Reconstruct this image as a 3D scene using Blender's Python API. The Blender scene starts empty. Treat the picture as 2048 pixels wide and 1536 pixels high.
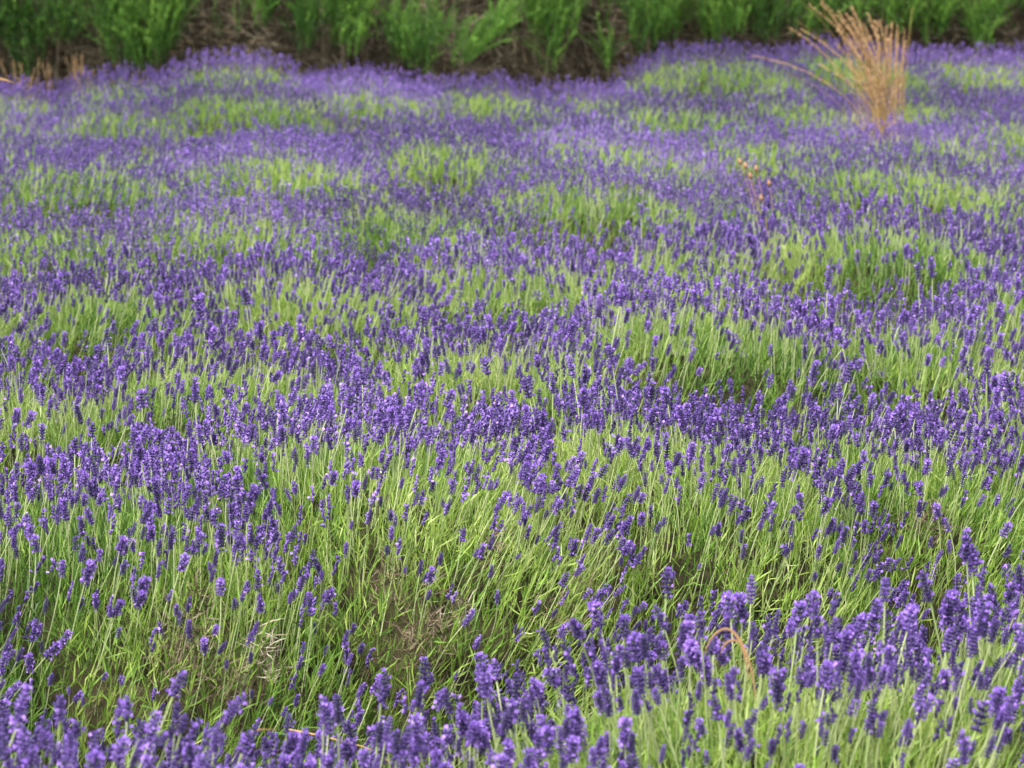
import bpy, math, random
import numpy as np
from mathutils import Vector, Matrix, Quaternion

SC = bpy.context.scene
COL = SC.collection
R = math.radians

# ------------------------------------------------------------------ camera
CAMZ = 1.45
PITCH = 10.34
cd = bpy.data.cameras.new('camera')
cam = bpy.data.objects.new('camera', cd)
COL.objects.link(cam)
cam.location = (0, 0, CAMZ)
cam.rotation_euler = (R(90 - PITCH), 0, 0)
cd.lens = 100
cd.sensor_width = 36
cd.clip_start = 0.1
cd.clip_end = 2000
cd.dof.use_dof = True
cd.dof.focus_distance = 4.85
cd.dof.aperture_fstop = 9.0
SC.camera = cam

# ------------------------------------------------------------------ world and sun (soft, thin overcast)
SUN_EL, SUN_AZ = 58, 215      # azimuth clockwise from +Y: behind the camera, to its left
w = bpy.data.worlds.new('World')
SC.world = w
w.use_nodes = True
nt = w.node_tree
nt.nodes.clear()
sky = nt.nodes.new('ShaderNodeTexSky')
sky.sky_type = 'NISHITA'
sky.sun_disc = False
sky.sun_elevation = R(SUN_EL)
sky.sun_rotation = R(SUN_AZ)
sky.air_density = 1.0
sky.dust_density = 4.0
bg = nt.nodes.new('ShaderNodeBackground')
bg.inputs[1].default_value = 0.125
hs = nt.nodes.new('ShaderNodeHueSaturation')
hs.inputs['Saturation'].default_value = 0.3       # thin even cloud greys the blue
ow = nt.nodes.new('ShaderNodeOutputWorld')
nt.links.new(sky.outputs[0], hs.inputs['Color'])
nt.links.new(hs.outputs[0], bg.inputs[0])
nt.links.new(bg.outputs[0], ow.inputs[0])
sd = bpy.data.lights.new('sun', 'SUN')
sd.energy = 1.5
sd.angle = R(14)
sd.color = (1.0, 0.965, 0.9)
so = bpy.data.objects.new('sun', sd)
COL.objects.link(so)
so.rotation_euler = (R(90 - SUN_EL), 0, R(180 - SUN_AZ))
SC.view_settings.view_transform = 'Standard'
SC.view_settings.look = 'None'
SC.view_settings.gamma = 1
SC.view_settings.exposure = 2.1
SC.cycles.use_denoising = True
SC.cycles.max_bounces = 7
SC.cycles.diffuse_bounces = 3
SC.cycles.transmission_bounces = 3
SC.cycles.caustics_reflective = False
SC.cycles.caustics_refractive = False


# ------------------------------------------------------------------ helpers
def tag(o, label=None, cat=None, group=None, kind=None):
    for k, v in (('label', label), ('category', cat), ('group', group), ('kind', kind)):
        if v:
            o[k] = v
    return o


def empty(name, loc, parent=None, **kw):
    o = bpy.data.objects.new(name, None)
    o.empty_display_size = 0.1
    COL.objects.link(o)
    o.location = loc
    if parent:
        o.parent = parent
    return tag(o, **kw)


def mesh_obj(name, me, parent=None, **kw):
    o = bpy.data.objects.new(name, me)
    COL.objects.link(o)
    if parent:
        o.parent = parent
    return tag(o, **kw)


class MB:
    """numpy mesh collector: vertices, polygons of any size, a tint per vertex, a material index per polygon"""
    def __init__(self):
        self.v, self.f, self.n, self.t, self.m = [], [], [], [], []
        self.c = 0

    def add(self, verts, faces, tint, mat=0):
        """verts (N,3); faces: (M,k) integer array; tint scalar or (N,)"""
        verts = np.asarray(verts, dtype=np.float32)
        faces = np.asarray(faces, dtype=np.int32)
        self.v.append(verts)
        self.f.append((faces + self.c).ravel())
        self.n.append(np.full(len(faces), faces.shape[1], np.int32))
        self.m.append(np.broadcast_to(np.asarray(mat, np.int32), (len(faces),)).copy())
        self.t.append(np.broadcast_to(np.asarray(tint, np.float32), (len(verts),)).copy())
        self.c += len(verts)

    def mesh(self, name, mats, smooth=False):
        me = bpy.data.meshes.new(name)
        v = np.concatenate(self.v)
        f = np.concatenate(self.f)
        n = np.concatenate(self.n)
        me.vertices.add(len(v))
        me.vertices.foreach_set('co', v.ravel())
        me.loops.add(len(f))
        me.loops.foreach_set('vertex_index', f)
        me.polygons.add(len(n))
        st = np.zeros(len(n), np.int32)
        st[1:] = np.cumsum(n)[:-1]
        me.polygons.foreach_set('loop_start', st)
        me.polygons.foreach_set('material_index', np.concatenate(self.m))
        if smooth:
            me.polygons.foreach_set('use_smooth', np.ones(len(n), bool))
        a = me.attributes.new('tint', 'FLOAT', 'POINT')
        a.data.foreach_set('value', np.concatenate(self.t))
        for m in mats:
            me.materials.append(m)
        me.update(calc_edges=True)
        return me


def norm(a):
    return a / np.maximum(np.linalg.norm(a, axis=-1, keepdims=True), 1e-9)


def ribbons(mb, P0, D, L, W, tint, rng, bend=0.15, sag=None, mat=0, simple=False):
    """narrow pointed blades: P0 (N,3) root, D (N,3) direction, L length, W width"""
    N = len(P0)
    if N == 0:
        return
    side = norm(np.cross(D, rng.normal(size=(N, 3))))
    nrm = norm(np.cross(side, D))
    L = np.broadcast_to(L, (N,))[:, None]
    W = np.broadcast_to(W, (N,))[:, None]
    if simple:
        V = np.stack([P0 - side * W * 0.5, P0 + side * W * 0.5, P0 + D * L + nrm * rng.normal(size=(N, 1)) * bend * L * 0.4], 1).reshape(-1, 3)
        mb.add(V, np.arange(N * 3).reshape(-1, 3), np.repeat(np.broadcast_to(tint, (N,)), 3), mat)
        return
    b = rng.normal(size=(N, 1)) * bend
    mid = P0 + D * L * 0.5 + nrm * b * L * 0.5
    tip = P0 + D * L
    if sag is not None:
        tip = tip + sag * L
        mid = mid + sag * L * 0.3
    V = np.stack([P0 - side * W * 0.35, P0 + side * W * 0.35, mid - side * W * 0.5, mid + side * W * 0.5, tip], 1).reshape(-1, 3)
    base = (np.arange(N) * 5)[:, None]
    T = np.repeat(np.broadcast_to(tint, (N,)), 5)
    mb.add(V, base + np.array([[0, 1, 3, 2]]), T, mat)
    mb.f.append((base + np.array([[2, 3, 4]]) + mb.c - N * 5).ravel().astype(np.int32))
    mb.n.append(np.full(N, 3, np.int32))
    mb.m.append(np.full(N, mat, np.int32))


def tube(mb, pts, radii, tint, k=4, mat=0, cap=True):
    pts = np.asarray(pts, float)
    n = len(pts)
    tan = norm(np.gradient(pts, axis=0))
    ref = np.array([0.31, 0.95, 0.05])
    u = norm(np.cross(tan, ref))
    v = np.cross(tan, u)
    ang = np.linspace(0, 2 * math.pi, k, endpoint=False)
    radii = np.broadcast_to(radii, (n,))
    V = (pts[:, None, :] + (u[:, None, :] * np.cos(ang)[None, :, None] + v[:, None, :] * np.sin(ang)[None, :, None]) * radii[:, None, None]).reshape(-1, 3)
    F = []
    for i in range(n - 1):
        for j in range(k):
            F.append((i * k + j, i * k + (j + 1) % k, (i + 1) * k + (j + 1) % k, (i + 1) * k + j))
    mb.add(V, F, tint, mat)


# unit bud: elongated 4-sided lozenge along z, 0..1
BUD_V = np.array([[0, 0, 0], [.5, 0, .45], [0, .5, .45], [-.5, 0, .45], [0, -.5, .45], [0, 0, 1.]])
BUD_F = np.array([[0, 2, 1], [0, 3, 2], [0, 4, 3], [0, 1, 4], [5, 1, 2], [5, 2, 3], [5, 3, 4], [5, 4, 1]])
BUD3_V = np.array([[0, 0, 0], [.5, 0, .45], [-.25, .43, .45], [-.25, -.43, .45], [0, 0, 1.]])
BUD3_F = np.array([[0, 2, 1], [0, 3, 2], [0, 1, 3], [4, 1, 2], [4, 2, 3], [4, 3, 1]])
PET_V = np.array([[0, 0, 0], [.55, .15, .6], [0, .35, 1.0], [-.55, .15, .6]])
PET_F = np.array([[0, 1, 2, 3]])


def placed(mb, UV, UF, P, D, W, L, tint, rng, mat):
    """many copies of a small unit shape: root P, axis D, width W, length L"""
    N = len(P)
    if N == 0:
        return
    s = norm(np.cross(D, rng.normal(size=(N, 3))))
    t = np.cross(D, s)
    W = np.broadcast_to(W, (N,))[:, None, None]
    L = np.broadcast_to(L, (N,))[:, None, None]
    V = P[:, None, :] + s[:, None, :] * UV[None, :, 0:1] * W + t[:, None, :] * UV[None, :, 1:2] * W + D[:, None, :] * UV[None, :, 2:3] * L
    F = (np.arange(N) * len(UV))[:, None, None] + UF[None]
    T = np.repeat(np.broadcast_to(tint, (N,)), len(UV))
    mb.add(V.reshape(-1, 3), F.reshape(-1, UF.shape[1]), T, mat)


# ------------------------------------------------------------------ materials
def leafy(name, stops, rough=0.6, transl=0.3, rnd=0.0, spec=0.3, noise=None):
    m = bpy.data.materials.new(name)
    m.use_nodes = True
    t = m.node_tree
    p = t.nodes['Principled BSDF']
    out = t.nodes['Material Output']
    at = t.nodes.new('ShaderNodeAttribute')
    at.attribute_name = 'tint'
    fac = at.outputs['Fac']
    if rnd:
        oi = t.nodes.new('ShaderNodeObjectInfo')
        mx = t.nodes.new('ShaderNodeMix')
        mx.inputs[0].default_value = rnd
        t.links.new(fac, mx.inputs[2])
        t.links.new(oi.outputs['Random'], mx.inputs[3])
        fac = mx.outputs[0]
    if noise:
        tc = t.nodes.new('ShaderNodeTexCoord')
        nz = t.nodes.new('ShaderNodeTexNoise')
        nz.inputs['Scale'].default_value = noise
        nz.inputs['Detail'].default_value = 4
        mn = t.nodes.new('ShaderNodeMix')
        mn.inputs[0].default_value = 0.5
        t.links.new(tc.outputs['Object'], nz.inputs['Vector'])
        t.links.new(fac, mn.inputs[2])
        t.links.new(nz.outputs['Fac'], mn.inputs[3])
        fac = mn.outputs[0]
    cr = t.nodes.new('ShaderNodeValToRGB')
    el = cr.color_ramp.elements
    while len(el) < len(stops):
        el.new(0.5)
    for e, (pos, c) in zip(el, stops):
        e.position = pos
        e.color = (*c, 1)
    t.links.new(fac, cr.inputs[0])
    t.links.new(cr.outputs[0], p.inputs['Base Color'])
    p.inputs['Roughness'].default_value = rough
    p.inputs['Specular IOR Level'].default_value = spec
    if transl:
        tr = t.nodes.new('ShaderNodeBsdfTranslucent')
        t.links.new(cr.outputs[0], tr.inputs['Color'])
        ms = t.nodes.new('ShaderNodeMixShader')
        ms.inputs[0].default_value = transl
        t.links.new(p.outputs[0], ms.inputs[1])
        t.links.new(tr.outputs[0], ms.inputs[2])
        t.links.new(ms.outputs[0], out.inputs['Surface'])
    return m


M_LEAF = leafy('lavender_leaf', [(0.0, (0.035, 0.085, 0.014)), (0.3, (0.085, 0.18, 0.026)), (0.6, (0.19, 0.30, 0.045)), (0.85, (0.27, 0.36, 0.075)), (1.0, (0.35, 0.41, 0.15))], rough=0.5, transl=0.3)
M_STEM = leafy('lavender_stem', [(0.0, (0.19, 0.26, 0.08)), (1.0, (0.38, 0.42, 0.22))], rough=0.55, transl=0.15, rnd=0.6)
M_CALYX = leafy('lavender_calyx', [(0.0, (0.042, 0.034, 0.064)), (0.2, (0.030, 0.021, 0.075)), (0.5, (0.056, 0.034, 0.140)), (0.78, (0.105, 0.058, 0.245)), (1.0, (0.22, 0.15, 0.39))], rough=0.65, transl=0.1, rnd=0.55)
M_PETAL = leafy('lavender_petal', [(0.0, (0.13, 0.070, 0.33)), (0.5, (0.25, 0.13, 0.52)), (0.85, (0.37, 0.22, 0.64)), (1.0, (0.36, 0.225, 0.64))], rough=0.6, transl=0.3, rnd=0.4)
M_CORE = leafy('lavender_inner_growth_shade', [(0.3, (0.007, 0.006, 0.004)), (0.7, (0.045, 0.040, 0.020))], rough=0.9, transl=0, noise=70, spec=0.05)  # inner growth, near black to paint the shade in gaps between leaves
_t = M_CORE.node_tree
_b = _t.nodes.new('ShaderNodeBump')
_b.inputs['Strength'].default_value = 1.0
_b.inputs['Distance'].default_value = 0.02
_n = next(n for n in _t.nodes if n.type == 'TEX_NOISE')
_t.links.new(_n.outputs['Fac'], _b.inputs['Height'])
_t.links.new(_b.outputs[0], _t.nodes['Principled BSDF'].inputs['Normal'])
M_DEAD = leafy('dead_twig', [(0.0, (0.05, 0.035, 0.022)), (0.6, (0.13, 0.095, 0.065)), (1.0, (0.34, 0.30, 0.23))], rough=0.85, transl=0, spec=0.15)
M_STRAW = leafy('straw', [(0.0, (0.26, 0.165, 0.05)), (0.5, (0.43, 0.27, 0.095)), (1.0, (0.58, 0.40, 0.19))], rough=0.6, transl=0.25)
M_SEED = leafy('straw_seed', [(0.0, (0.20, 0.11, 0.05)), (0.5, (0.36, 0.21, 0.10)), (1.0, (0.52, 0.36, 0.20))], rough=0.7, transl=0.2)
M_HEATH = leafy('heath_needle', [(0.0, (0.012, 0.038, 0.007)), (0.4, (0.045, 0.125, 0.014)), (0.75, (0.12, 0.26, 0.030)), (1.0, (0.22, 0.38, 0.06))], rough=0.55, transl=0.25)
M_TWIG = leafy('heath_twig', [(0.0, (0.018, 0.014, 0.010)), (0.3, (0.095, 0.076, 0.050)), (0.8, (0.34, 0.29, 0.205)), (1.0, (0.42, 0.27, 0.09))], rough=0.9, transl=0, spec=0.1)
M_BUD = leafy('dried_bud', [(0.0, (0.20, 0.10, 0.06)), (1.0, (0.27, 0.15, 0.09))], rough=0.7, transl=0.1)


def ground_material():
    m = bpy.data.materials.new('soil')
    m.use_nodes = True
    t = m.node_tree
    p = t.nodes['Principled BSDF']
    tc = t.nodes.new('ShaderNodeTexCoord')
    n1 = t.nodes.new('ShaderNodeTexNoise')
    n1.inputs['Scale'].default_value = 9
    n1.inputs['Detail'].default_value = 10
    n2 = t.nodes.new('ShaderNodeTexNoise')
    n2.inputs['Scale'].default_value = 0.7
    n2.inputs['Detail'].default_value = 6
    r1 = t.nodes.new('ShaderNodeValToRGB')
    r1.color_ramp.elements[0].color = (0.022, 0.015, 0.010, 1)
    r1.color_ramp.elements[0].position = 0.3
    r1.color_ramp.elements[1].color = (0.085, 0.060, 0.038, 1)
    r1.color_ramp.elements[1].position = 0.75
    mx = t.nodes.new('ShaderNodeMix')
    mx.data_type = 'RGBA'
    mx.inputs[7].default_value = (0.035, 0.055, 0.014, 1)
    rr = t.nodes.new('ShaderNodeMapRange')
    rr.inputs[1].default_value = 0.45
    rr.inputs[2].default_value = 0.6
    for n in (n1, n2):
        t.links.new(tc.outputs['Object'], n.inputs['Vector'])
    t.links.new(n1.outputs['Fac'], r1.inputs[0])
    t.links.new(n2.outputs['Fac'], rr.inputs[0])
    t.links.new(rr.outputs[0], mx.inputs[0])
    t.links.new(r1.outputs[0], mx.inputs[6])
    t.links.new(mx.outputs[2], p.inputs['Base Color'])
    p.inputs['Roughness'].default_value = 0.95
    bp = t.nodes.new('ShaderNodeBump')
    bp.inputs['Strength'].default_value = 0.6
    bp.inputs['Distance'].default_value = 0.03
    t.links.new(n1.outputs['Fac'], bp.inputs['Height'])
    t.links.new(bp.outputs[0], p.inputs['Normal'])
    return m


# ------------------------------------------------------------------ ground
def build_ground():
    rng = np.random.default_rng(5)
    xs = np.concatenate([[-600, -60, -15], np.arange(-8, 8.01, 0.16), [15, 60, 600]])
    ys = np.concatenate([[-200, -20], np.arange(-2, 18.01, 0.16), [30, 120, 900]])
    X, Y = np.meshgrid(xs, ys)
    inside = (np.abs(X) < 8) & (Y > -2) & (Y < 18)
    Z = np.where(inside, rng.normal(size=X.shape) * 0.008, 0)
    V = np.stack([X, Y, Z], -1).reshape(-1, 3)
    nx, ny = len(xs), len(ys)
    i, j = np.meshgrid(np.arange(nx - 1), np.arange(ny - 1))
    a = (j * nx + i).ravel()
    F = np.stack([a, a + 1, a + nx + 1, a + nx], 1)
    mb = MB()
    mb.add(V, F, 0.5)
    mesh_obj('ground', mb.mesh('ground', [ground_material()], True), kind='structure')


build_ground()


# ------------------------------------------------------------------ lavender field layout
ROWANG = math.atan(0.46)
CA, SA = math.cos(ROWANG), math.sin(ROWANG)
# (depth of the ridge at x = 0, leaf height, half width across the row, spacing along the row)
ROWS = [
    (3.28, 0.34, 0.52, 0.48),
    (4.88, 0.38, 0.66, 0.52),
    (6.08, 0.36, 0.55, 0.54),
    (7.45, 0.37, 0.60, 0.56),
    (8.85, 0.355, 0.70, 0.58),
    (10.2, 0.36, 0.74, 0.60),
    (11.6, 0.36, 0.78, 0.60),
    (13.1, 0.39, 0.78, 0.60),
    (14.3, 0.42, 0.60, 0.60),
]
BUSHES = []   # dict(row, x, y, a, b, h, seed)
for ri, (y0, h, b, sp) in enumerate(ROWS):
    rr = random.Random(100 + ri)
    x = -4.6 + rr.uniform(0, sp)
    while x < 4.6:
        y = y0 + 0.46 * x + rr.uniform(-0.07, 0.07) * (1 if ri < 2 else 2.2)
        half = y * 0.182 + 0.75
        if -half < x < half and y > 2.6 and not (ri == 8 and x > -0.45):
            BUSHES.append(dict(row=ri, x=x, y=y, a=rr.uniform(0.40, 0.50), b=b * rr.uniform(0.92, 1.08),
                               h=h * (rr.uniform(0.88, 1.10) if ri < 2 else rr.uniform(0.80, 1.12)), seed=ri * 100 + len(BUSHES)))
        x += sp * CA * rr.uniform(0.85, 1.15)

# last row: the skyline of the field rises and dips against the hedge (pixel x of 2048, height factor)
SKYLINE = [(-400, .9), (0, .85), (250, .88), (480, 1.15), (640, 1.12), (860, .75), (1000, .95), (1180, .85), (1350, 1.12), (1650, 1.28), (1850, 1.22), (2048, 1.08), (2500, 1.0)]
for bsh in BUSHES:
    if bsh['row'] >= 7:
        px = 1024 + bsh['x'] / bsh['y'] * 5689
        if bsh['row'] == 8 and px > 620:
            bsh['h'] *= 0.78
        bsh['b'] *= 1.1
        bsh['h'] *= float(np.interp(px, [s[0] for s in SKYLINE], [s[1] for s in SKYLINE]))

BX = np.array([(q['x'], q['y'], q['a'], q['b'], q['h']) for q in BUSHES])


def lump(x, y):
    return 0.5 * np.sin(x * 9.1 + 1.7 * np.sin(y * 5.3)) * np.sin(y * 8.3 + 2.1 * np.sin(x * 4.7)) + 0.3 * np.sin(x * 21 + y * 13) * np.sin(y * 19 - x * 7)


def dome(i, x, y):
    """leaf surface height of bush i at world x, y (0 outside)"""
    bx, by, a, b, h = BX[i]
    u = (x - bx) * CA + (y - by) * SA
    v = -(x - bx) * SA + (y - by) * CA
    r2 = (u / a) ** 2 + (v / b) ** 2
    z = h * np.sqrt(np.clip(1 - np.clip(r2, 0, 1) ** 1.25, 0, 1))
    return np.where(r2 < 1, z + 0.022 * lump(x, y) * np.clip(z / h, 0, 1), 0)


def others(i, x, y):
    """highest neighbouring dome over x, y"""
    d = np.hypot(BX[:, 0] - BX[i, 0], BX[:, 1] - BX[i, 1])
    m = np.zeros_like(x)
    for j in np.where((d < 1.6) & (d > 0))[0]:
        m = np.maximum(m, dome(j, x, y))
    return m


def sample_surface(i, n_per_m2, rng, keep_back):
    bx, by, a, b, h = BX[i]
    area = math.pi * a * b
    n = int(area * n_per_m2 * 4.5)
    r = np.sqrt(rng.uniform(0, 1, n))
    ph = rng.uniform(0, 2 * math.pi, n)
    u, v = r * a * np.cos(ph), r * b * np.sin(ph)
    x = bx + u * CA - v * SA
    y = by + u * SA + v * CA
    e = 0.012
    z = dome(i, x, y)
    gx = (dome(i, x + e, y) - dome(i, x - e, y)) / (2 * e)
    gy = (dome(i, x, y + e) - dome(i, x, y - e)) / (2 * e)
    gx, gy = np.clip(gx, -4, 4), np.clip(gy, -4, 4)
    nr = norm(np.stack([-gx, -gy, np.ones_like(gx)], 1))
    p = np.minimum(1 / nr[:, 2], 4.5) / 4.5
    ok = rng.uniform(0, 1, n) < p
    ok &= z > others(i, x, y) - 0.02
    ok &= (np.abs(x) < y * 0.182 + 0.35) | (rng.uniform(0, 1, n) < 0.3)
    back = nr[:, 1] > 0.30
    ok &= ~(back & (rng.uniform(0, 1, n) > keep_back))
    ok &= z > 0.03
    return np.stack([x, y, z], 1)[ok], nr[ok]


# ------------------------------------------------------------------ flower spike meshes
def spike_mesh(k, bloom):
    rng = np.random.default_rng(900 + k)
    mb = MB()
    stemL = [0.075, 0.10, 0.125][k % 3]
    L = rng.uniform(0.017, 0.033)
    bendv = np.array([rng.normal() * 0.010, rng.normal() * 0.010, 0])
    ts = np.linspace(-0.35, 1, 5)
    path = lambda t: np.array([0, 0, 1.0]) * (t * stemL) + bendv * max(t, 0) ** 2
    tube(mb, [path(t) for t in ts], 0.0010, rng.uniform(0.2, 0.9), 4, 2)
    top = path(1.0)
    axis = norm(path(1.0) - path(0.85) + rng.normal(size=3) * 0.0012)
    s = norm(np.cross(axis, [0.3, 0.9, 0.1]))
    t = np.cross(axis, s)
    tube(mb, [top, top + axis * L * 0.95], [0.0018, 0.0010], 0.3, 4, 0)
    nw = max(5, int(L / 0.0036))
    if rng.uniform() < 0.35:      # a separate lower whorl on the stem
        whorls = [-0.20] + list(np.linspace(0.0, 0.95, nw))
    else:
        whorls = list(np.linspace(0.0, 0.95, nw))
    P, D, Wd, Ln, T = [], [], [], [], []
    PP, PD, PW, PL, PT = [], [], [], [], []
    side_a, side_b = rng.uniform(0, 6.28), bloom
    R0 = rng.uniform(0.0033, 0.0042)
    for wi, wt in enumerate(whorls):
        env = 0.75 + 0.35 * math.sin(math.pi * min(max(wt, 0) * 0.9 + 0.12, 1.0)) if wt >= 0 else 0.7
        if wt > 0.85:
            env *= 0.75
        nb = 8 if wt < 0.8 else 5
        off = rng.uniform(0, 6.28)
        for q in range(nb):
            a = off + q * 2 * math.pi / nb + rng.normal() * 0.12
            rad = s * math.cos(a) + t * math.sin(a)
            el = 0.55 + 0.5 * max(wt, 0) + rng.normal() * 0.15
            d = norm(rad * 1.0 + axis * el)
            p = top + axis * (L * wt) + rad * 0.0012
            ln = R0 * 1.55 * env * rng.uniform(0.85, 1.15)
            P.append(p); D.append(d); Wd.append(0.0024 * env * rng.uniform(0.85, 1.2)); Ln.append(ln); T.append(rng.uniform(0, 1))
            pb = bloom * (2.2 if wt > 0.7 else (1.6 if side_b > 0 and math.cos(a - side_a) > 0.2 else 0.6))
            if rng.uniform() < pb:
                for z in range(2):
                    PP.append(p + d * ln * 0.8)
                    PD.append(norm(d + rng.normal(size=3) * 0.5 + axis * 0.2))
                    PW.append(rng.uniform(0.0028, 0.0045)); PL.append(rng.uniform(0.0026, 0.0042)); PT.append(rng.uniform(0, 1))
    for q in range(5):            # tuft at the tip
        d = norm(axis + rng.normal(size=3) * 0.35)
        PP.append(top + axis * L * 0.93); PD.append(d); PW.append(0.003); PL.append(rng.uniform(0.0035, 0.0055)); PT.append(rng.uniform(0, 1) * (0.4 + bloom))
    placed(mb, BUD_V, BUD_F, np.array(P), np.array(D), np.array(Wd), np.array(Ln), np.array(T), rng, 0)
    placed(mb, PET_V, PET_F, np.array(PP), np.array(PD), np.array(PW), np.array(PL), np.clip(PT, 0, 1), rng, 1)
    return mb.mesh('flower_spike', [M_CALYX, M_PETAL, M_STEM], False)


SPIKES_BUD = [spike_mesh(k, [0.0, 0.03, 0.07][k % 3 - 1]) for k in range(9)]
SPIKES_OPEN = [spike_mesh(20 + k, [0.12, 0.22, 0.45][k % 3]) for k in range(12)]


def stalk_dirs(P, nr, rng, lean_amt):
    """directions of growth: out of the mound, up to the light, and blown to the right"""
    N = len(P)
    front = np.clip(-nr[:, 1], 0, 1)[:, None]
    up = np.array([[0, 0, 1.0]])
    lean = np.array([[0.42, 0.05, 0.0]])
    d = nr * (0.25 + 0.25 * front) + up * (0.9 - 0.15 * front) + lean * (0.15 + 0.95 * front) * lean_amt
    # slow swirls so neighbouring stalks lean together
    sw = np.sin(P[:, 0] * 6.0 + P[:, 1] * 3.1) * 0.14
    d[:, 0] += sw
    d = d + rng.normal(size=(N, 3)) * 0.11
    return norm(d)


def patch(x, y):
    """slow variation of how freely the plants flower, 0..1"""
    wx_ = x + 0.35 * np.sin(y * 1.31 + 0.7) + 0.17 * np.sin(y * 3.7 - x * 1.9)
    wy_ = y + 0.40 * np.sin(x * 1.13 + 2.1) + 0.19 * np.sin(x * 4.3 + y * 2.3)
    v = np.sin(wx_ * 1.9 + 1.0) * np.sin(wy_ * 1.37 + 0.4) + 0.7 * np.sin(wx_ * 4.1 - wy_ * 2.9) + 0.45 * np.sin(wx_ * 7.7 + wy_ * 5.1 + 2) + 0.15
    return np.clip(0.5 + 0.42 * v, 0, 1)


ORD = ['leftmost', 'second from the left', 'third from the left', 'fourth from the left', 'fifth from the left', 'sixth from the left',
       'seventh from the left', 'eighth from the left', 'ninth from the left', 'tenth from the left', 'eleventh from the left', 'twelfth from the left']
ROWTXT = [
    'blurred lavender bush with tall bright purple spikes in the nearest row',
    'sharp lavender bush with leaning green stalks in the second row',
    'lavender bush with upright purple spikes in the third row',
    'purple topped lavender bush in the fourth row',
    'lavender bush in the fifth row, halfway back',
    'small looking lavender bush in the sixth row',
    'distant soft lavender bush in the row before last',
    'far lavender bush of the long row before the dark hedge',
    'lavender bush of the short last row at the hedge foot',
]
ROWGRP = ['bushes of the nearest lavender row', 'bushes of the second lavender row', 'bushes of the third lavender row', 'bushes of the fourth lavender row',
          'bushes of the fifth lavender row', 'bushes of the sixth lavender row', 'bushes of the seventh lavender row', 'bushes of the long far lavender row', 'bushes of the short last lavender row']


def in_view(q):
    return abs(q['x']) < q['y'] * 0.18 + 0.12


labels = {}
for ri in range(len(ROWS)):
    vis = sorted([i for i, q in enumerate(BUSHES) if q['row'] == ri and in_view(q)], key=lambda i: BUSHES[i]['x'] / BUSHES[i]['y'])
    n = len(vis)
    for k, i in enumerate(vis):
        if k == n - 1:
            pos = 'rightmost'
        elif k == n - 2:
            pos = 'second from the right'
        else:
            pos = ORD[k]
        labels[i] = ROWTXT[ri] + ', ' + pos
    for i, q in enumerate(BUSHES):
        if q['row'] == ri and i not in labels:
            nth = len([j for j, p in enumerate(BUSHES) if p['row'] == ri and j not in vis and (p['x'] < 0) == (q['x'] < 0) and abs(p['x']) < abs(q['x'])])
            labels[i] = ['first', 'second', 'third', 'fourth'][nth] + ' lavender bush past the ' + ('left' if q['x'] < 0 else 'right') + ' picture edge in the ' + ['nearest', 'second', 'third', 'fourth', 'fifth', 'sixth', 'seventh', 'eighth', 'last'][ri] + ' row'


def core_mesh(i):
    """dense inner growth, gap shade put into its colour: the dome a little below the leaf tips, uneven"""
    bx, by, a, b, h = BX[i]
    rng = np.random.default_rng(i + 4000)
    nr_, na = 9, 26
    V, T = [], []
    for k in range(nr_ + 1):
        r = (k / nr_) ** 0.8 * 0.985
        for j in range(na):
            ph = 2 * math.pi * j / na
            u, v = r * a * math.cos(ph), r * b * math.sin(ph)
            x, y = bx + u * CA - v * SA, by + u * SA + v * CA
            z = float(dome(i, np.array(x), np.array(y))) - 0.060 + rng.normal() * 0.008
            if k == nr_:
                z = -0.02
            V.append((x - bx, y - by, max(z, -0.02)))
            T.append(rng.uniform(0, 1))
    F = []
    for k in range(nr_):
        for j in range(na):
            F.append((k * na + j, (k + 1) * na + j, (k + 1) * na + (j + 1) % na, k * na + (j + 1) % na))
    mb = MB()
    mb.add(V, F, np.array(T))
    return mb.mesh('inner_growth_shade', [M_CORE], True)


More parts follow.
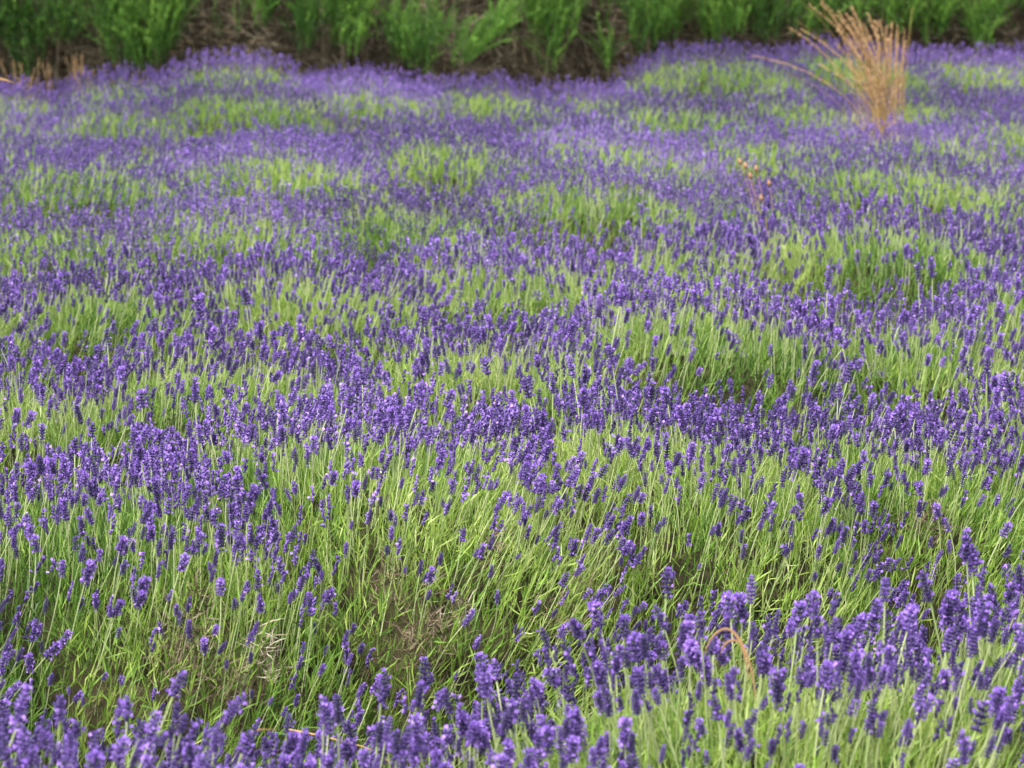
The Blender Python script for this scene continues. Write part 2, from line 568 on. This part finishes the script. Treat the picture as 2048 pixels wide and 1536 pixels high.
def build_bush(i):
    q = BUSHES[i]
    rng = np.random.default_rng(7000 + q['seed'])
    org = np.array([q['x'], q['y'], 0.0])
    dist = q['y']
    root = empty('lavender_bush', tuple(org), label=labels[i], cat='lavender bush', group=ROWGRP[q['row']])
    mesh_obj('inner_growth_shade', core_mesh(i), root)
    # ---- leafy shoots
    near = dist < 5.6
    dens = 3600 if near else (2600 if dist < 8.3 else 1500)
    P, nr = sample_surface(i, dens, rng, 0.35)
    D = stalk_dirs(P, nr, rng, 1.0)
    D = norm(D + nr * 0.25 + rng.normal(size=D.shape) * 0.22)
    mb = MB()
    n = len(P)
    if n:
        shootL = rng.uniform(0.035, 0.085, n)
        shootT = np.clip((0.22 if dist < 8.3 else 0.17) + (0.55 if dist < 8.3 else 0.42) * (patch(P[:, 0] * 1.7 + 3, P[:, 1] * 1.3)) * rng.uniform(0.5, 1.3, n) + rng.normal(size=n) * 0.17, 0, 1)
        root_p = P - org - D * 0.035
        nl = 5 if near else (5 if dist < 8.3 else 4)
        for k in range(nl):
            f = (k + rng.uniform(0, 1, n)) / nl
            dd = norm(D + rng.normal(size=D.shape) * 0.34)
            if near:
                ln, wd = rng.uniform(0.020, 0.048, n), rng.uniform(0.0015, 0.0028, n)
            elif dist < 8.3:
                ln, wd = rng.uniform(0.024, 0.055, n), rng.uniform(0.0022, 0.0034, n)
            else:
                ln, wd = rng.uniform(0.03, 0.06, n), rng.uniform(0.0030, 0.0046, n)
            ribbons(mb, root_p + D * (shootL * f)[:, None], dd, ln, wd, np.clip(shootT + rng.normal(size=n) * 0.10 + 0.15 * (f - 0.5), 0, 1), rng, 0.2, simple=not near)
        # long bare flowering-stem blades among the leaves
        m = rng.uniform(0, 1, n) < 0.35
        if m.any():
            Ds = norm(D[m] + np.array([0.06, 0, 0.12]))
            ribbons(mb, root_p[m], Ds, rng.uniform(0.07, 0.14, m.sum()), 0.0016 if near else (0.0021 if dist < 8.3 else 0.0030),
                    np.clip(shootT[m] + 0.2, 0, 1), rng, 0.08, simple=not near)
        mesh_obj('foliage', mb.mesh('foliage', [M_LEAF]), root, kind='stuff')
    # ---- old woody twigs low in the bush
    if near:
        Pw, nw_ = sample_surface(i, 4200, rng, 0.05)
        low = (Pw[:, 2] < 0.25) & (rng.uniform(0, 1, len(Pw)) < 0.8)
        Pw, nw_ = Pw[low], nw_[low]
        if len(Pw):
            dw = norm(nw_ * 0.5 + np.array([[0.35, 0, 0.75]]) + rng.normal(size=Pw.shape) * 0.5)
            mb = MB()
            ribbons(mb, Pw - org - nw_ * 0.045, dw, rng.uniform(0.02, 0.07, len(Pw)), rng.uniform(0.0012, 0.0026, len(Pw)), rng.beta(1.5, 2.5, len(Pw)) * 0.85, rng, 0.5, simple=True)
            mesh_obj('woody_twigs', mb.mesh('woody_twigs', [M_DEAD]), root, kind='stuff')
    # ---- flower spikes
    dens = 1300 if q['row'] < 4 else 1250
    P, nr = sample_surface(i, dens, rng, 0.35 if q['row'] < 4 else 0.15)
    fr = np.clip(-nr[:, 1], 0, 1)
    pt = patch(P[:, 0], P[:, 1])
    keep = rng.uniform(0, 1, len(P)) < np.clip(1.10 - (0.64 if q['row'] < 3 else (0.5 if q['row'] == 3 else 0.26)) * np.clip((fr - 0.12) / 0.42, 0, 1) - 0.28 * (1 - pt), 0.14, 1)
    P, nr, fr, pt = P[keep], nr[keep], fr[keep], pt[keep]
    D = stalk_dirs(P, nr, rng, 1.0)
    n = len(P)
    # the largest in view (nearest the camera and facing it) are parts of their own
    single = np.zeros(n, bool)
    if q['row'] <= 3 and n:
        single[np.argsort(-(nr[:, 2] * 0.4 - nr[:, 1]) + rng.normal(size=n) * 0.5)[:300]] = True
    for k in np.where(single)[0]:
        op = rng.uniform() < 0.58 - 0.42 * fr[k]
        me = (SPIKES_OPEN if op else SPIKES_BUD)[int(rng.integers(0, 12 if op else 9))]
        o = bpy.data.objects.new('flower_spike', me)
        COL.objects.link(o)
        o.parent = root
        o.location = tuple(P[k] - org)
        o.rotation_mode = 'QUATERNION'
        o.rotation_quaternion = Vector(D[k]).to_track_quat('Z', 'Y') @ Quaternion((0, 0, 1), rng.uniform(0, 6.28))
        sc = rng.uniform(0.66, 1.12) * (1 - 0.22 * fr[k]) * (1.06 if op else 0.90) * (1.14 if q['row'] == 0 else 1.0)
        if rng.uniform() < 0.05:
            sc *= 1.3
        o.scale = (sc, sc, sc)
    P, D = P[~single], D[~single]
    n = len(P)
    if n:
        mb = MB()
        sl = rng.choice([0.075, 0.10, 0.125], n) * rng.uniform(0.7, 1.15, n)
        base = P - org
        bt = rng.uniform(0, 1, n)
        ribbons(mb, base - D * 0.02, D, sl + 0.03, 0.0022, bt, rng, 0.02, mat=2, simple=True)
        top = base + D * sl[:, None]
        L = rng.uniform(0.016, 0.033, n)
        far = q['row'] > 3
        nb = 5 if far else (12 if q['row'] < 2 else 8)
        wb, lb = (0.0068, 0.0092) if far else ((0.0056, 0.0072) if q['row'] < 2 else (0.0062, 0.0080))
        for k in range(nb):
            f = k / nb
            dd = norm(D * 0.9 + rng.normal(size=D.shape) * (0.5 if far else 0.36))
            placed(mb, BUD3_V, BUD3_F, top + D * (L * f)[:, None], dd, wb, lb, np.clip(bt + rng.normal(size=n) * 0.3, 0, 1), rng, 0)
            if k % 2 == 0:
                dd = norm(D * 0.6 + rng.normal(size=D.shape) * 0.8)
                op = rng.uniform(0, 1, n) < 0.34 + 0.4 * (k >= nb - 2)
                placed(mb, PET_V, PET_F, (top + D * (L * f)[:, None] + dd * 0.004)[op], dd[op], 0.0058, 0.0056, bt[op], rng, 1)
        mesh_obj('flower_spikes', mb.mesh('flower_spikes', [M_CALYX, M_PETAL, M_STEM]), root, kind='stuff')
    return root


ROOTS = [build_bush(i) for i in range(len(BUSHES))]


# ------------------------------------------------------------------ pixel helper for laying out: world x at pixel column, given depth
def wx(px, y):
    return (px - 1024) / 5689 * y * 1.0


def wz(py, y):
    """height of what the photograph shows at row py when it stands y metres away"""
    ang = math.atan((py - 768) / 5689) + R(PITCH)
    return CAMZ - y * math.tan(ang)


# ------------------------------------------------------------------ dead woody patches inside the second row
def dead_patch(px, py, size, pale, seed):
    """find the nearest point of the leaf surface on the view line, and set dead twigs there"""
    rng = np.random.default_rng(seed)
    ang = math.atan((py - 768) / 5689) + R(PITCH)
    hit = None
    for y in np.arange(3.4, 7, 0.02):
        x = wx(px, y)
        z = CAMZ - y * math.tan(ang)
        hs_ = [float(dome(i, np.array(x), np.array(y))) for i in range(len(BUSHES)) if abs(BUSHES[i]['y'] - y) < 1 and BUSHES[i]['row'] >= 1]
        if hs_ and z <= max(hs_):
            cand = [i for i in range(len(BUSHES)) if abs(BUSHES[i]['y'] - y) < 1 and BUSHES[i]['row'] >= 1]
            hit = (x, y, z, cand[int(np.argmax(hs_))])
            break
    if not hit:
        return
    x, y, z, bi = hit
    org = np.array([BUSHES[bi]['x'], BUSHES[bi]['y'], 0])
    c = np.array([x, y - 0.03, z]) - org
    n = int(260 * size / 0.06)
    mb = MB()
    P = c + rng.normal(size=(n, 3)) * np.array([size * 0.6, 0.018, size])
    d = norm(rng.normal(size=(n, 3)) + np.array([0.5, -0.3, 0.6]))
    ribbons(mb, P, d, rng.uniform(0.015, 0.05, n), rng.uniform(0.0012, 0.0024, n), np.clip(rng.uniform(0, 0.75, n) + (0.45 if pale else 0), 0, 1), rng, 0.5)
    mesh_obj('dead_twigs', mb.mesh('dead_twigs', [M_DEAD]), ROOTS[bi], kind='stuff', label='dead grey-brown twigs')


for args in [(375, 1200, 0.026, False, 1), (360, 1270, 0.030, False, 2), (340, 1330, 0.028, False, 3), (505, 1290, 0.014, True, 4), (530, 1330, 0.016, True, 5),
             (860, 1250, 0.030, False, 6), (820, 1290, 0.026, False, 7), (920, 1215, 0.012, True, 8), (1110, 1240, 0.024, False, 9), (1160, 1190, 0.02, False, 10),
             (440, 1370, 0.03, False, 11), (980, 1100, 0.018, False, 12), (1850, 1060, 0.03, False, 13), (1880, 1040, 0.02, False, 14), (760, 1165, 0.02, False, 15)]:
    dead_patch(*args)


# ------------------------------------------------------------------ dry grasses
def curve_pts(p0, d0, L, droop, n=9):
    """a stalk that leaves p0 along d0 and arches along droop"""
    pts = []
    for k in range(n):
        t = k / (n - 1)
        pts.append(np.array(p0) + np.array(d0) * L * t + np.array(droop) * L * t ** 2.6)
    return np.array(pts)


def grass_stalk(parent, org, p0, d0, L, droop, seed, r=0.0016, head=0.3, plume=0.018, tint=None, thin=1.0):
    rng = np.random.default_rng(seed)
    pts = curve_pts(p0, d0, L, droop, 10) - org
    mb = MB()
    tube(mb, pts, np.linspace(r, r * 0.55, len(pts)), rng.uniform(0.1, 0.9) if tint is None else tint, 4)
    st = mesh_obj('stalk', mb.mesh('stalk', [M_STRAW]), parent)
    if head:
        mb = MB()
        n = int(80 * head / 0.3)
        t = 1 - head * rng.uniform(0, 1, n)
        idx = t * (len(pts) - 1)
        i0 = np.clip(idx.astype(int), 0, len(pts) - 2)
        fr = (idx - i0)[:, None]
        P = pts[i0] * (1 - fr) + pts[i0 + 1] * fr
        tn = norm(pts[i0 + 1] - pts[i0])
        D = norm(tn + rng.normal(size=(n, 3)) * 0.45 + np.array([-0.15, 0, -0.1]))
        placed(mb, BUD_V, BUD_F, P, D, rng.uniform(0.003, 0.006, n) * thin, rng.uniform(plume * 0.6, plume * 1.3, n), rng.uniform(0, 1, n), rng, 0)
        mesh_obj('seed_head', mb.mesh('seed_head', [M_SEED]), st)
    return st


def build_straw_clump():
    y = 11.45
    org = np.array([wx(1768, y), y, 0.0])
    root = empty('dry_grass_clump', tuple(org), label='tall clump of dry straw coloured grass arching left above the lavender', cat='grass clump')
    rr = random.Random(31)
    # (tip pixel x, tip pixel y)
    tips = []
    for k in range(80):
        t = rr.random()
        tx = 1645 + 160 * (t ** 0.62)
        ty = rr.uniform(20, 190) if tx > 1690 else rr.uniform(10, 140)
        tips.append((tx + rr.gauss(0, 8), ty))
    tips += [(1600, 5), (1612, 8), (1640, 2), (1660, 30), (1700, 15), (1735, 30), (1752, 45), (1768, 70), (1590, 42), (1575, 55), (1603, 60),
             (1500, 108), (1555, 140), (1640, 130), (1815, 12), (1800, 60), (1806, 85)]
    for k, (tx, ty) in enumerate(tips):
        bxp = min(1802, max(1735, 1782 + rr.gauss(0, 17)) if tx < 1760 else tx + rr.uniform(-14, 6))
        yy = y + rr.uniform(-0.06, 0.06)
        p0 = np.array([wx(bxp, yy), yy, 0.12])
        tip = np.array([wx(tx, yy), yy + rr.uniform(-0.08, 0.08), wz(ty, yy)])
        v = tip - p0
        L = float(np.linalg.norm(v))
        # initial direction steeper than the chord, droop takes it over to the tip
        side = v[0] / L
        d0 = np.array([v[0] / L * 0.30, v[1] / L, v[2] / L + 0.30 * abs(side) + 0.06])
        droop = v / L - d0
        grass_stalk(root, org, p0, d0, L, droop, 600 + k, r=rr.uniform(0.0008, 0.0015), head=(0.36 if ty < 120 else 0.24) if rr.random() < 0.7 else 0, plume=0.012, thin=0.75)
    # dry basal leaves
    rng = np.random.default_rng(8)
    n = 130
    mb = MB()
    P = np.stack([rng.normal(size=n) * 0.055, rng.normal(size=n) * 0.05, rng.uniform(0.1, 0.3, n)], 1)
    D = norm(np.stack([rng.normal(size=n) * 0.16 - 0.16, rng.normal(size=n) * 0.2, np.ones(n)], 1))
    ribbons(mb, P, D, rng.uniform(0.18, 0.38, n), rng.uniform(0.0018, 0.0035, n), rng.uniform(0, 1, n), rng, 0.10, sag=np.array([[-0.12, 0, -0.03]]))
    mesh_obj('dry_leaves', mb.mesh('dry_leaves', [M_STRAW]), root, kind='stuff')


build_straw_clump()


def stray(label, y, pts_px, seed, width=0.004, blade=True):
    """a dry blade of grass that passes through the given photo positions at depth y; flat folded blade"""
    P = np.array([(wx(px, y + dy), y + dy, wz(py, y + dy)) for px, py, dy in pts_px])
    org = np.array([P[0][0], P[0][1], 0.0])
    root = empty('dry_straw', tuple(org), label=label, cat='dry grass')
    # resample with a smooth curve
    t = np.linspace(0, 1, len(P))
    tt = np.linspace(0, 1, 18)
    Q = np.stack([np.interp(tt, t, P[:, k]) for k in range(3)], 1)
    for _ in range(3):
        Q[1:-1] = (Q[:-2] + 2 * Q[1:-1] + Q[2:]) / 4
    Q = Q - org
    tan = norm(np.gradient(Q, axis=0))
    side = norm(np.cross(tan, np.array([0.1, 1.0, 0.2])))
    if not blade:
        mb = MB()
        tube(mb, Q, np.linspace(width, width * 0.5, len(Q)), 0.6, 5)
        mesh_obj('stalk', mb.mesh('stalk', [M_STRAW]), root)
        return root
    wdt = width * np.sin(np.linspace(0.25, math.pi * 0.98, len(Q)))[:, None]
    up = norm(np.cross(side, tan))
    V = np.concatenate([Q - side * wdt * 0.5 + up * wdt * 0.15, Q, Q + side * wdt * 0.5 + up * wdt * 0.15])
    n = len(Q)
    F = [(k, n + k, n + k + 1, k + 1) for k in range(n - 1)] + [(n + k, 2 * n + k, 2 * n + k + 1, n + k + 1) for k in range(n - 1)]
    mb = MB()
    mb.add(V, F, 0.25 + 0.25 * np.sin(np.linspace(0, 9, len(V))) ** 2)
    mesh_obj('blade', mb.mesh('blade', [M_SEED]), root)
    return root


stray('curled pinkish dry grass blade arching over the near spikes at lower right', 3.52,
      [(1530, 1400, 0), (1522, 1345, 0), (1508, 1300, 0), (1480, 1256, 0), (1455, 1256, 0), (1430, 1280, 0), (1418, 1320, 0)], 1, 0.0038)
stray('short dry blade folded below the curled one at lower right', 3.46,
      [(1515, 1360, 0), (1500, 1285, 0), (1480, 1279, 0), (1462, 1288, 0), (1455, 1310, 0)], 2, 0.0034)
stray('orange dry grass blade bending among spikes at lower left', 3.55,
      [(462, 1536, 0), (464, 1490, 0), (480, 1466, 0), (500, 1458, 0), (540, 1460, 0)], 3, 0.0036)
stray('long thin straw lying slanted between spikes at lower left', 3.75,
      [(560, 1459, 0), (620, 1470, 0), (680, 1485, 0), (735, 1498, 0), (790, 1540, 0)], 4, 0.0014, blade=False)


def dried_flower():
    y = 8.2
    org = np.array([wx(1535, y), y, 0.0])
    root = empty('dried_weed', tuple(org), label='thin dried weed with small peach seed pods among the spikes at right', cat='weed')
    rng = np.random.default_rng(77)
    for k, (px, py) in enumerate([(1494, 338), (1515, 344), (1504, 358), (1541, 373), (1526, 403), (1483, 330)]):
        tip = np.array([wx(px, y), y, wz(py, y)]) - org
        base = np.array([0.0, 0, 0.2])
        pts = np.array([base * (1 - t) + tip * t + np.array([0.02 * math.sin(t * 3.1), 0, 0]) for t in np.linspace(0, 1, 7)])
        mb = MB()
        tube(mb, pts, 0.0008, 0.4, 4)
        st = mesh_obj('stalk', mb.mesh('stalk', [M_STRAW]), root)
        mb = MB()
        n = 26
        # closed pod: ring-shaped body narrowing to a beak
        rings = [(0, 0.0012), (0.003, 0.0045), (0.008, 0.0066), (0.013, 0.0058), (0.018, 0.003), (0.022, 0.0006)]
        ax = norm(tip - pts[-2] + np.array([0, 0, 0.01]))
        tube(mb, [tip + ax * h for h, _ in rings], [r for _, r in rings], rng.uniform(0.3, 1), 7)
        mesh_obj('seed_pod', mb.mesh('seed_pod', [M_BUD]), st)


dried_flower()


# reddish fine grasses at the far left edge of the field
def far_tuft(px, y, ptop, label, seed, n=26, spread=0.08):
    org = np.array([wx(px, y), y, 0.0])
    root = empty('fine_grass_tuft', tuple(org), label=label, cat='grass tuft', group='fine reddish grasses at the field edge')
    rng = np.random.default_rng(seed)
    for k in range(n):
        p0 = org + np.array([rng.normal() * spread * 0.5, rng.normal() * 0.04, 0.1])
        top = wz(ptop + rng.uniform(-10, 45), y)
        tip = np.array([p0[0] + rng.normal() * spread, p0[1], top])
        v = tip - p0
        L = float(np.linalg.norm(v))
        d0 = v / L
        grass_stalk(root, org, p0, d0 * np.array([0.7, 1, 1]), L, d0 * np.array([0.3, 0, 0]), seed * 50 + k, r=0.0006, head=0.36, plume=0.006, thin=0.45)


far_tuft(40, 13.6, 120, 'fine reddish seeding grass at the far left corner of the field', 1, 6)
far_tuft(110, 13.7, 112, 'fine buff seeding grass left of the bright hedge shrub', 2, 8)
far_tuft(168, 13.75, 105, 'fine reddish grass just before the gap in the hedge', 3, 9)
far_tuft(205, 13.75, 115, 'small brownish grass tuft at foot of the bright hedge shrub', 4, 6)


# pale nodding grass panicle entering at the left edge
stray('pale grass panicle poking in at the left edge near the top', 7.0,
      [(-70, 300, 0), (-50, 190, 0), (-22, 156, 0), (8, 158, 0), (32, 166, 0)], 6, 0.010)


# ------------------------------------------------------------------ hedge of heath-like shrubs
HEDGE_Y = 14.5


def hedge_y(x):
    return HEDGE_Y + 0.10 * x


def build_shrub(px, width_px, green, label, seed, yoff=0.0, sprays=None, height=1.7, tone=0.0, down=0.0):
    """a shrub of the hedge; green 0..1 share of living foliage; sprays: list of (px, py_base, py_top, width_px, tone)"""
    y = HEDGE_Y
    x = wx(px, y)
    y = hedge_y(x) + yoff
    hw = width_px / 5689 * y * 0.5
    org = np.array([x, y + 0.45, 0.0])
    root = empty('heath_shrub', tuple(org), label=label, cat='shrub', group='shrubs of the hedge behind the field')
    rng = np.random.default_rng(seed)
    # stems fan up from the foot
    mb = MB()
    for k in range(14):
        a = rng.uniform(-1, 1)
        p0 = np.array([a * hw * 0.4, rng.normal() * 0.08, 0.0])
        p1 = np.array([a * hw * 0.9, -0.15 + rng.normal() * 0.12, height * 0.5])
        p2 = np.array([a * hw * 1.1, -0.10 + rng.normal() * 0.2, height * rng.uniform(0.75, 0.95)])
        t = np.linspace(0, 1, 7)[:, None]
        tube(mb, (1 - t) ** 2 * p0 + 2 * t * (1 - t) * p1 + t * t * p2, np.linspace(0.016, 0.004, 7), rng.uniform(0.1, 0.6), 6)
    mesh_obj('stem', mb.mesh('stem', [M_TWIG], True), root)
    # tangled brown inner twigs, combed up and outwards
    n = int(13000 * (hw / 0.3))
    mb = MB()
    P = np.stack([rng.uniform(-1.15, 1.15, n) * hw, rng.uniform(-0.40, 0.25, n), rng.uniform(0.0, 1, n) ** 1.15 * height], 1)
    sw = np.sin(P[:, 0] * 9 + seed) * 0.5 + np.sin(P[:, 2] * 8 + seed) * 0.4
    D = norm(np.stack([sw - 0.45 + rng.normal(size=n) * 0.45, -0.35 + rng.normal(size=n) * 0.4, 0.35 + rng.normal(size=n) * 0.5], 1))
    ribbons(mb, P, D, rng.uniform(0.06, 0.18, n), rng.uniform(0.0020, 0.0042, n), np.clip(rng.beta(1.2, 2.0, n) + 0.06 * (rng.uniform(size=n) > 0.95), 0, 1), rng, 0.35, simple=True)
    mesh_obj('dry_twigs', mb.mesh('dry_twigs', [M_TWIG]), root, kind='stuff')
    # solid core for the dense inner twigs, shade put into its dark tint
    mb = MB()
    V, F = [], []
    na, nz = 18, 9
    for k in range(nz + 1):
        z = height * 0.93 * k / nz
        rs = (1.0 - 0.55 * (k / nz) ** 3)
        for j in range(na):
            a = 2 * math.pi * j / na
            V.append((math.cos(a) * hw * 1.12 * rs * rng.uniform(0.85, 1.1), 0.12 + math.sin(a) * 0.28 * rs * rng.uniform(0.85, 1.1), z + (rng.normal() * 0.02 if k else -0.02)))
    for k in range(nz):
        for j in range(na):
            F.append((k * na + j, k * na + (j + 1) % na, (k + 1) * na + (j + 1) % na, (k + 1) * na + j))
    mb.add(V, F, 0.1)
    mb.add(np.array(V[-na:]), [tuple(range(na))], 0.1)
    mesh_obj('shaded_twig_core', mb.mesh('shaded_twig_core', [M_TWIG], True), root)
    # living sprays: plumes with fine needles
    if sprays is None:
        sprays = []
    mb = MB()
    plumes = []
    for (sx, syb, syt, sw_, tn, lean) in sprays:
        yy = y - 0.05
        x0 = wx(sx, yy) - org[0]
        zb, zt = wz(syb, yy), wz(syt, yy)
        wd = sw_ / 5689 * yy * 0.56
        cnt = int(80 * max(0.35, (sw_ / 60)) * max(0.6, (zt - zb) / 0.35))
        for k in range(cnt):
            z0 = zb + (zt - zb) * rng.uniform(0, 0.95)
            fx = rng.uniform(-1, 1)
            taper = 0.45 + 0.55 * min(1, (z0 - zb) / max(0.10, 0.5 * (zt - zb)))
            plumes.append((x0 + fx * wd * taper + lean * (z0 - zb), rng.uniform(-0.62, -0.38) - 0.02, z0, fx, lean, tn, rng.uniform(0.13, 0.26)))
    # foliage above the picture: the upper hedge is green too
    for k in range(int(230 * (hw / 0.3) * (0.35 + 0.65 * green))):
        plumes.append((rng.uniform(-1.1, 1.1) * hw, rng.uniform(-0.58, -0.2), rng.uniform(0.58, height), rng.uniform(-1, 1), 0, tone, rng.uniform(0.14, 0.28)))
    for (px_, py_, pz_, fx, lean, tn, Lp) in plumes:
        d = norm(np.array([fx * 0.16 + lean * 0.8 + rng.normal() * 0.12, -0.12 + rng.normal() * 0.15, 1.0]))
        nn = 90
        t = np.linspace(0.03, 1, nn)
        curve = np.array([rng.normal() * 0.05, -0.05, -0.03])
        Pn = np.array([px_, py_, pz_]) + d * (t * Lp)[:, None] + curve * (t ** 2)[:, None]
        Dn = norm(d + rng.normal(size=(nn, 3)) * 0.55)
        ribbons(mb, Pn, Dn, rng.uniform(0.012, 0.032, nn), rng.uniform(0.0016, 0.0030, nn), np.clip(0.35 + tn + 0.2 * t + rng.normal(size=nn) * 0.18 + rng.normal() * 0.16, 0, 1), rng, 0.2, simple=True)
    if plumes:
        mesh_obj('green_sprays', mb.mesh('green_sprays', [M_HEATH]), root, kind='stuff')


# sprays: (px, py of base, py of top, width px, tone, lean)
build_shrub(-150, 260, 0.8, 'green heath shrub of the hedge just past the left edge', 41, sprays=[(-60, 120, -60, 160, -0.1, 0)])
build_shrub(70, 200, 0.8, 'dark green heath shrub at the far left of the hedge', 42,
            sprays=[(20, 90, -90, 70, -0.28, 0.1), (80, 110, -60, 70, -0.22, 0.1), (135, 95, -20, 60, -0.12, 0.25), (60, 160, 60, 60, -0.3, 0)])
build_shrub(270, 200, 1.0, 'large bright green feathery shrub, left part of the hedge', 43, yoff=-0.12,
            sprays=[(290, 135, -60, 110, 0.08, 0.12), (330, 110, -80, 70, 0.14, 0.1), (245, 130, -40, 70, -0.05, 0.0), (215, 60, -80, 50, -0.1, 0), (345, 60, -60, 50, 0.15, 0.1), (290, 150, 60, 110, -0.08, 0)])
build_shrub(450, 200, 0.2, 'brown bare shrub between two green ones, left part of the hedge', 44,
            sprays=[(530, 62, -80, 52, 0.0, 0.02), (545, 30, -90, 50, 0.05, 0)])
build_shrub(620, 160, 0.4, 'sparse shrub with thin olive sprays left of centre hedge', 45,
            sprays=[(622, 90, -60, 36, -0.12, 0), (610, 110, 50, 46, -0.15, 0), (675, 100, -40, 40, -0.1, 0)])
build_shrub(730, 150, 0.7, 'upright bright green shrub with small fresh leaves, centre left of hedge', 46, yoff=-0.06,
            sprays=[(712, 115, -70, 56, 0.12, 0.02), (720, 60, -80, 40, 0.25, 0.02), (690, 100, 10, 40, -0.05, 0), (790, 100, 30, 36, -0.05, 0), (800, 130, 60, 40, -0.05, 0)])
build_shrub(900, 200, 0.4, 'grey brown shrub with one green branch slanting right, centre hedge', 47, yoff=-0.12,
            sprays=[(850, 150, 70, 70, -0.02, 0), (905, 140, 90, 60, 0.05, 0.7), (945, 105, 65, 50, 0.08, 0.8), (985, 80, 25, 34, 0.12, 0.5), (830, 140, 80, 60, -0.1, 0)])
build_shrub(1085, 160, 0.7, 'narrow green shrub standing in front of brown twigs, centre of hedge', 48, yoff=-0.08,
            sprays=[(1100, 80, -70, 90, 0.06, 0), (1100, 150, 40, 50, -0.02, 0), (1130, 90, 0, 50, 0.04, 0), (1070, 70, -10, 50, 0, 0)])
build_shrub(1195, 150, 0.15, 'bare brown twiggy shrub right of the narrow green one', 49, sprays=[(1215, 150, 90, 24, -0.1, 0)])
build_shrub(1320, 150, 0.9, 'dark green dense shrub right of the bare one in the hedge', 50,
            sprays=[(1275, 100, -70, 50, -0.06, 0.05), (1325, 90, -70, 90, 0.02, 0), (1345, 60, -60, 50, 0.08, 0), (1290, 120, 20, 60, -0.12, 0)])
build_shrub(1455, 150, 0.9, 'light green tall sprayed shrub left of the straw clump', 51,
            sprays=[(1440, 85, -70, 80, 0.12, 0.04), (1470, 80, -70, 50, 0.1, 0), (1420, 90, 20, 50, 0, 0), (1520, 85, -20, 50, -0.14, 0)])
build_shrub(1590, 150, 0.7, 'dull green shrub directly behind the straw clump', 52,
            sprays=[(1560, 90, 0, 60, -0.14, 0), (1620, 80, -40, 60, -0.06, 0), (1650, 70, -50, 60, -0.02, 0)])
build_shrub(1740, 170, 1.0, 'bright green shrub just right behind the straw clump', 53, yoff=-0.06,
            sprays=[(1720, 60, -60, 70, 0.04, 0), (1780, 60, -60, 70, 0.16, 0), (1800, 70, -60, 60, 0.18, 0)])
build_shrub(1860, 130, 0.8, 'mid green shrub before the brown gap at right of hedge', 54,
            sprays=[(1855, 90, -60, 70, 0.1, 0), (1880, 70, -60, 40, 0.12, 0)])
build_shrub(1965, 130, 0.7, 'small rounded green shrub near the right end of hedge', 55,
            sprays=[(1955, 100, 25, 58, 0.06, 0), (1985, 30, -70, 60, 0.05, 0), (1940, 100, 50, 40, 0, 0)])
build_shrub(2070, 150, 0.4, 'brown shrub with green top at the right end of hedge', 56, sprays=[(2035, 30, -80, 60, 0.05, 0), (2080, 100, -20, 60, 0, 0)])
build_shrub(2230, 220, 0.8, 'green heath shrub of the hedge just past the right edge', 57, sprays=[(2200, 110, -60, 150, 0, 0)])
